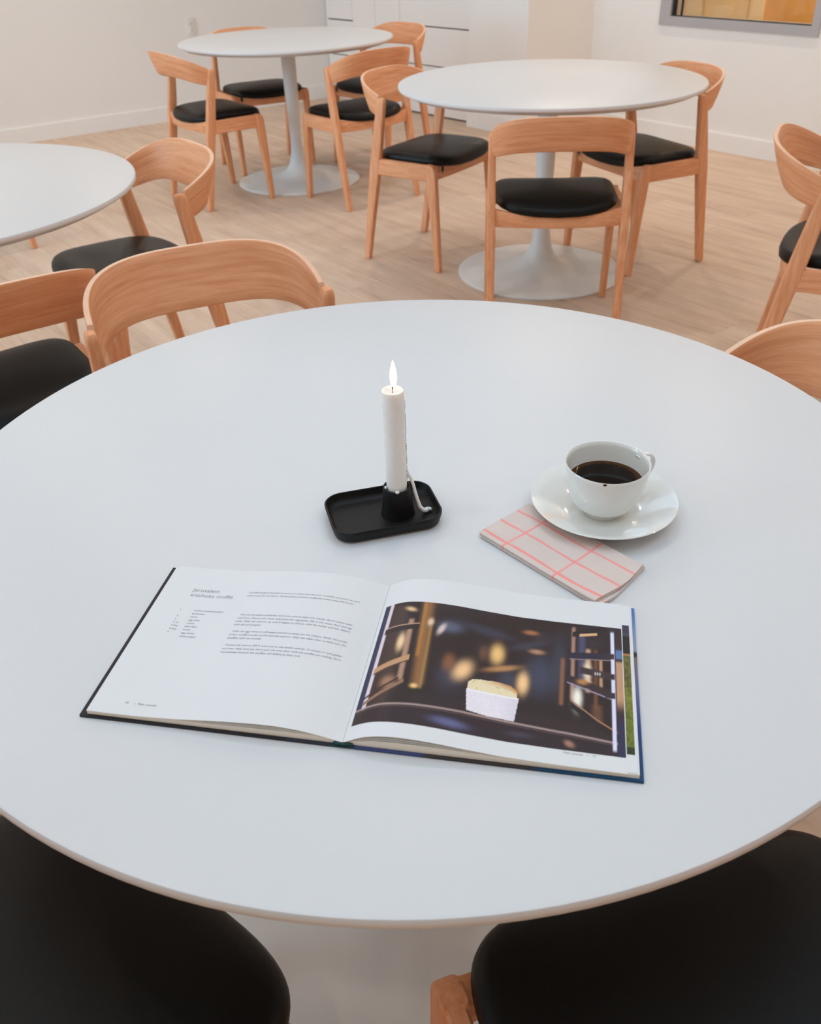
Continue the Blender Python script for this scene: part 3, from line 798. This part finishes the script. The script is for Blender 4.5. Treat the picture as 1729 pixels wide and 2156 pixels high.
# printed photographs as coloured sheets that follow the page
rngp = np.random.default_rng(5)
def lin3(c): return np.array(lin(*c)[:3])
def smooth_noise(nu, nv, su, sv, seed):
    r = np.random.default_rng(seed); g = r.random((sv + 1, su + 1))
    yi = np.linspace(0, sv - 1e-6, nv); xi = np.linspace(0, su - 1e-6, nu)
    y0 = yi.astype(int); x0 = xi.astype(int); fy = (yi - y0)[:, None]; fx = (xi - x0)[None, :]
    fy = fy * fy * (3 - 2 * fy); fx = fx * fx * (3 - 2 * fx)
    return (g[y0][:, x0] * (1 - fy) * (1 - fx) + g[y0][:, x0 + 1] * (1 - fy) * fx + g[y0 + 1][:, x0] * fy * (1 - fx) + g[y0 + 1][:, x0 + 1] * fy * fx)
def oven_picture(nu, nv):
    u = np.linspace(0, 1, nu)[None, :].repeat(nv, 0); v = np.linspace(0, 1, nv)[:, None].repeat(nu, 1)
    img = np.zeros((nv, nu, 3)) + lin3((54, 37, 34))
    def mix(mask, c):
        img[:] = img * (1 - mask[..., None]) + lin3(c) * mask[..., None]
    def gauss(cu, cv, ru, rv, c, a=1.0, ang=0):
        du, dv_ = (u - cu) * 1.45, v - cv
        ca, sa = math.cos(ang), math.sin(ang); x = du * ca + dv_ * sa; y = -du * sa + dv_ * ca
        mix(a * np.exp(-((x / (ru * 1.45)) ** 2 + (y / rv) ** 2) ** 1.4), c)
    def ss(x, a, b): t = np.clip((x - a) / (b - a), 0, 1); return t * t * (3 - 2 * t)
    def vband(c0, c1, w, col, v0, v1, a=1, soft=.5):     # near vertical band whose centre goes c0 (bottom) -> c1 (top)
        cc = c0 + (c1 - c0) * v; m = ss(w - abs(u - cc), 0, w * soft) * ss(v, v0, v0 + .03) * ss(-v, -v1, -v1 + .03); mix(m * a, col)
    def bar(pts, th, col, a=1, soft=.35):               # bar along a polyline given in (u, v)
        us_ = [p[0] for p in pts]; vs_ = [p[1] for p in pts]
        cc = np.interp(u, us_, vs_); m = ss(th / 2 - abs(v - cc), -th * soft * .3, th * soft * .5)
        m = m * (u >= us_[0]) * (u <= us_[-1]); mix(m * a, col)
    n1 = smooth_noise(nu, nv, 9, 6, 1); mix(.55 * ss(n1, .55, .9), (66, 58, 70)); mix(.5 * ss(n1, .0, .35)[::-1], (34, 25, 30))
    gauss(.68, .52, .06, .16, (72, 82, 108), .6); gauss(.33, .40, .05, .10, (76, 80, 104), .4); gauss(.30, .80, .05, .05, (96, 104, 128), .8)
    gauss(.45, .82, .12, .04, (62, 66, 88), .6, -.2); gauss(.62, .75, .08, .03, (70, 74, 92), .5, .4); gauss(.56, .40, .04, .12, (84, 88, 112), .45)
    gauss(.75, .60, .03, .22, (70, 76, 94), .5)
    # warm streaks of the oven wall on the left
    vband(.225, .190, .040, (156, 108, 64), .28, 1.1, .85, 1.0); vband(.205, .178, .014, (206, 140, 70), .5, 1.1, .55, 1.0); vband(.235, .215, .012, (190, 150, 84), .25, .8, .5, 1.0)
    vband(.150, .130, .017, (196, 152, 124), .30, .85, .8, .8); vband(.085, .075, .045, (74, 54, 50), .1, .98, .7, .8)
    gauss(.110, .63, .016, .075, (246, 206, 160), 1); gauss(.100, .30, .03, .05, (178, 132, 100), .8)
    gauss(.265, .77, .013, .050, (226, 204, 200), .95, -.3); gauss(.215, .82, .013, .035, (240, 204, 172), .95); gauss(.12, .93, .025, .018, (240, 200, 150), .9, -.4)
    # lights
    gauss(.504, .64, .028, .080, (244, 196, 124), 1); gauss(.378, .46, .034, .082, (250, 200, 146), 1, -.35); gauss(.320, .50, .025, .07, (150, 96, 60), .8)
    gauss(.615, .44, .023, .085, (252, 204, 146), 1); gauss(.450, .63, .02, .06, (120, 80, 58), .7)
    gauss(.53, .53, .07, .022, (196, 142, 92), .9, .35); gauss(.66, .71, .03, .02, (190, 140, 110), .9); gauss(.63, .87, .03, .02, (178, 116, 76), .9)
    gauss(.205, .28, .016, .018, (250, 200, 130), 1)
    # right hand wall
    for cu, w, c, v0, v1, a in ((.805, .012, (190, 146, 128), .35, .98, .8), (.84, .022, (84, 88, 124), .45, .92, .7), (.865, .016, (206, 166, 136), .42, .80, .9), (.895, .012, (120, 78, 50), .3, .8, .8), (.915, .010, (206, 160, 126), .42, .72, .85), (.765, .014, (150, 100, 72), .3, .7, .8), (.90, .03, (120, 82, 62), .18, .36, .7)):
        vband(cu, cu, w, c, v0, v1, a, .9)
    gauss(.862, .60, .016, .07, (250, 226, 196), .95); gauss(.825, .38, .018, .085, (255, 246, 230), 1); gauss(.862, .50, .016, .03, (250, 220, 180), .9)
    # racks on the left
    vband(.006, .006, .020, (36, 42, 78), -.1, 1.1, 1, .2); vband(.030, .030, .010, (232, 214, 222), .02, 1.1, .95, .5); vband(.046, .046, .006, (60, 44, 44), 0, 1.1, .8, .5)
    bar([(.03, .735), (.17, .775)], .050, (44, 32, 36)); bar([(.03, .765), (.17, .80)], .010, (190, 150, 126))
    bar([(.03, .40), (.16, .50)], .055, (196, 150, 112)); bar([(.03, .375), (.16, .475)], .012, (84, 58, 46))
    bar([(.02, .145), (.16, .31)], .03, (150, 112, 88)); bar([(.02, .19), (.14, .33)], .02, (58, 40, 38))
    # oven tray
    trayline = np.interp(u, [0, .10, .2, .4, .6, .8, .97, 1], [.105, .130, .140, .148, .135, .115, .088, .08])
    m = ss(trayline + .11 - v, 0, .05) * ss(v - trayline, -.01, .0) * ss(u, .16, .24) * (1 - ss(u, .93, .98)); mix(m * .85, (52, 38, 40))
    mix(ss(trayline - v, 0, .012), (48, 34, 40)); mix(ss(.012 - abs(v - trayline), 0, .010) * .9, (176, 150, 146))
    mix(ss(.006 - abs(v - trayline + .018), 0, .006) * .6, (110, 84, 84))
    gauss(.36, .055, .07, .03, (110, 112, 160), .75, -.1); gauss(.62, .06, .05, .02, (74, 66, 84), .7); gauss(.80, .045, .02, .02, (176, 130, 110), .9, -.6)
    bar([(.80, .33), (.90, .20), (.975, .135)], .05, (40, 30, 34)); bar([(.80, .36), (.90, .235), (.975, .16)], .012, (176, 126, 92))
    # racks on the right
    bar([(.80, .90), (.94, .985)], .05, (40, 32, 38)); bar([(.83, .90), (.90, .925)], .025, (226, 178, 130))
    bar([(.79, .715), (.965, .745)], .058, (46, 42, 62)); bar([(.79, .685), (.965, .713)], .008, (150, 130, 130))
    bar([(.835, .605), (.965, .575)], .060, (66, 50, 54)); bar([(.785, .53), (.97, .43)], .062, (58, 42, 46)); bar([(.785, .495), (.97, .392)], .010, (160, 150, 176))
    for cu in (.893, .902, .911): gauss(cu, .588, .0025, .012, (240, 226, 220), 1)
    gauss(.845, .51, .022, .022, (206, 146, 86), .8)
    vband(.962, .962, .0085, (226, 224, 248), .02, .97, 1, .35)
    for cv in (.745, .578, .43): bar([(.93, cv), (.968, cv)], .05, (60, 46, 54))
    # right margin of the oven
    m = ss(u, .972, .976); mix(m, (58, 44, 50)); mix(m * ss(v, .30, .42) * (1 - ss(v, .69, .72)), (196, 150, 116)); mix(m * ss(v, .72, .74) * (1 - ss(v, .79, .82)), (96, 122, 164)); mix(m * (1 - ss(v, .2, .3)), (48, 46, 78))
    # souffle in its white dish
    top = np.interp(u, [.405, .42, .45, .52, .57, .598], [.375, .402, .412, .418, .405, .372]); base = np.interp(u, [.40, .60], [.325, .315])
    left = .408 + 0 * v; rgt = .598 + 0 * v
    m = ss(u, .406, .410) * (1 - ss(u, .596, .600)) * ss(v, .30, .305) * (1 - ss(v, top - .006, top + .002)) if False else ((u > .407) & (u < .598) & (v > .30) & (v < top)).astype(float)
    mix(m, (238, 222, 182)); mix(m * ss(v, top - .05, top) * ss(u, .43, .58), (206, 142, 74))
    sp_ = smooth_noise(nu, nv, 120, 80, 9); mix(m * ss(sp_, .80, .95) * .6, (196, 148, 90))
    bl = .417 - (v - .155) * .08; br = .596 + (v - .15) * .06
    bot = np.interp(u, [.41, .50, .60], [.170, .150, .148]); tp = np.interp(u, [.40, .60], [.328, .320])
    m = ((u > bl) & (u < br) & (v > bot) & (v < tp)).astype(float)
    mix(m, (236, 228, 236)); mix(m * ss(u, .52, .60) * .4, (208, 198, 214)); mix(m * ss(.006 - abs(v - tp + .006), 0, .004), (250, 246, 250))
    g = rngp.random((nv, nu)) * .16 + .92
    return np.clip(img * g[..., None], 0, 1)
def picture_sheet(name, u0, u1, v0, v1, zf, img, parent, eps=.00012):
    nv, nu, _ = img.shape
    us_ = np.linspace(u0, u1, nu); vs_ = np.linspace(v0, v1, nv)
    V = [(float(a), float(b_), zf(a) + eps) for b_ in vs_ for a in us_]
    zc = [zf(a) + eps for a in us_]
    V = [(float(us_[i]), float(vs_[j]), zc[i]) for j in range(nv) for i in range(nu)]
    Fc = [(j * nu + i, j * nu + i + 1, (j + 1) * nu + i + 1, (j + 1) * nu + i) for j in range(nv - 1) for i in range(nu - 1)]
    C = np.concatenate([img, np.ones((nv, nu, 1))], 2).reshape(-1, 4)
    return mesh(name, V, Fc, PHOTO, parent, 80, col=C)
ph = picture_sheet('printed_photo', .0035, .2158, .0150, .1600, ZR, oven_picture(420, 290), rpage)
ph['label'] = 'photograph of a risen souffle in a white dish inside a dark oven'
mv, mu = 220, 12
vv = np.linspace(0, 1, mv)[:, None].repeat(mu, 1)
md = np.zeros((mv, mu, 3)); nz = smooth_noise(mu, mv, 4, 60, 3); nz2 = rngp.random((mv, mu))
for a, b_, c0 in ((0, .05, (40, 52, 28)), (.05, .30, (96, 104, 34)), (.30, .48, (112, 112, 44)), (.48, .735, (96, 92, 48)), (.735, .75, (176, 124, 70)), (.75, .90, (42, 34, 38)), (.90, .93, (70, 72, 78)), (.93, 1.01, (66, 58, 80))):
    k = (vv >= a) & (vv < b_); md[k] = lin3(c0)
grass = (vv < .735)[..., None]
md = np.where(grass, md * (.65 + 1.0 * nz[..., None]) * (.85 + .3 * nz2[..., None]), md)
picture_sheet('printed_meadow', .2166, .2226, .0190, .1655, lambda u: .0077, md, upage)

# lettering
def letters(txt, size, shear=0.0):
    cu = bpy.data.curves.new('lettering', 'FONT'); cu.body = txt; cu.size = size; cu.resolution_u = 2; cu.shear = shear
    ob = bpy.data.objects.new('lettering', cu); COL.objects.link(ob)
    dg = bpy.context.evaluated_depsgraph_get(); me = ob.evaluated_get(dg).to_mesh()
    v = [tuple(p.co)[:2] for p in me.vertices]; f = [tuple(p.vertices) for p in me.polygons]
    ob.evaluated_get(dg).to_mesh_clear(); bpy.data.objects.remove(ob); bpy.data.curves.remove(cu)
    return v, f
def print_text(name, lines, zf, mat, parent):
    parts = []
    for txt, u, v_, width, size, shear in lines:
        v, f = letters(txt, size, shear)
        if not v: continue
        w = max(p[0] for p in v) - min(p[0] for p in v); k = (width / w) if width else 1
        parts.append(([(u + p[0] * k, v_ + p[1] * (k if width else 1), zf(u + p[0] * k) + .00012) for p in v], f))
    v, f = join(*parts); return mesh(name, v, f, mat, parent)
print_text('printed_heading', [('Jerusalem', -.1855, .1575, .0270, .006, 0), ('artichoke souffl\u00e9', -.1855, .1503, .0425, .006, 0)], ZL, INK_LIGHT, lpage)
B = []
def para(rows, v0, indent=0.0):
    for k, r in enumerate(rows):
        full = len(r) > 70
        B.append((r, -.1285 + (.0016 if k == 0 and indent else 0), v0 - .0045 * k, (.1072 * len(r) / 87 if not full else .1072 - (.0016 if k == 0 and indent else 0)), .0026, .22))
intro = ["A souffl\u00e9 needs to be eaten as soon as it's taken from the oven. It will fall very quickly, so don't", 'make it wait for the diners. This Jerusalem artichoke souffl\u00e9 also makes a beautiful starter.']
B += [(intro[0], -.1295, .1590, .1080, .0026, .3), (intro[1], -.1300, .1545, .1035, .0026, .3)]
para(['Peel the Jerusalem artichokes and onion and cut them into chunks. Boil in salted water', 'until done. Discard the water and puree the vegetables. Mix in the cream, flour and egg', 'yolks. Heat the mixture up until it begins to thicken. Add the butter and mix. Season', 'with salt and pepper.'], .1272, 1)
para(['Whip the egg whites to stiff peaks and fold carefully into the mixture. Butter the insides', 'of four souffl\u00e9 moulds and fill with the mixture. Wipe the edges clean to make sure the', 'souffl\u00e9s will rise evenly.'], .1047, 1)
para(['Preheat the oven to 200\u00b0C and cook on the middle shelf for 15 minutes or until golden', "and risen. Make sure you don't open the oven door while the souffl\u00e9s are cooking. Serve", 'immediately because the souffl\u00e9s will deflate as they cool.'], .0868, 1)
print_text('printed_recipe', B, ZL, INK, lpage)
I, QT = [], []
for k, (q, nme) in enumerate((('2', 'medium-sized Jerusalem'), ('', 'artichokes'), ('\u00bd', 'onion'), ('4', 'egg yolks'), ('\u00bd dl', 'cream'), ('2 tbsp', 'plain flour'), ('4 tbsp', 'butter'), ('4', 'egg whites'), ('', 'white pepper'))):
    v_ = .1300 - .0044 * k
    if q: QT.append((q, -.1872, v_, None, .0029, 0))
    I.append((nme, -.1738, v_, None, .0030, 0))
print_text('printed_ingredients', I, ZL, INK, lpage)
print_text('printed_quantities', QT, ZL, INK, lpage)
print_text('printed_page_number', [('70', -.1872, .0120, None, .0031, 0), ('|', -.1790, .0120, None, .0031, 0), ('Main courses', -.1760, .0120, None, .0031, 0)], ZL, INK, lpage)
print_text('printed_page_number', [('Main courses', .1690, .0118, None, .0028, 0), ('|', .1868, .0118, None, .0028, 0), ('71', .1910, .0118, None, .0031, 0)], ZR, INK, rpage)
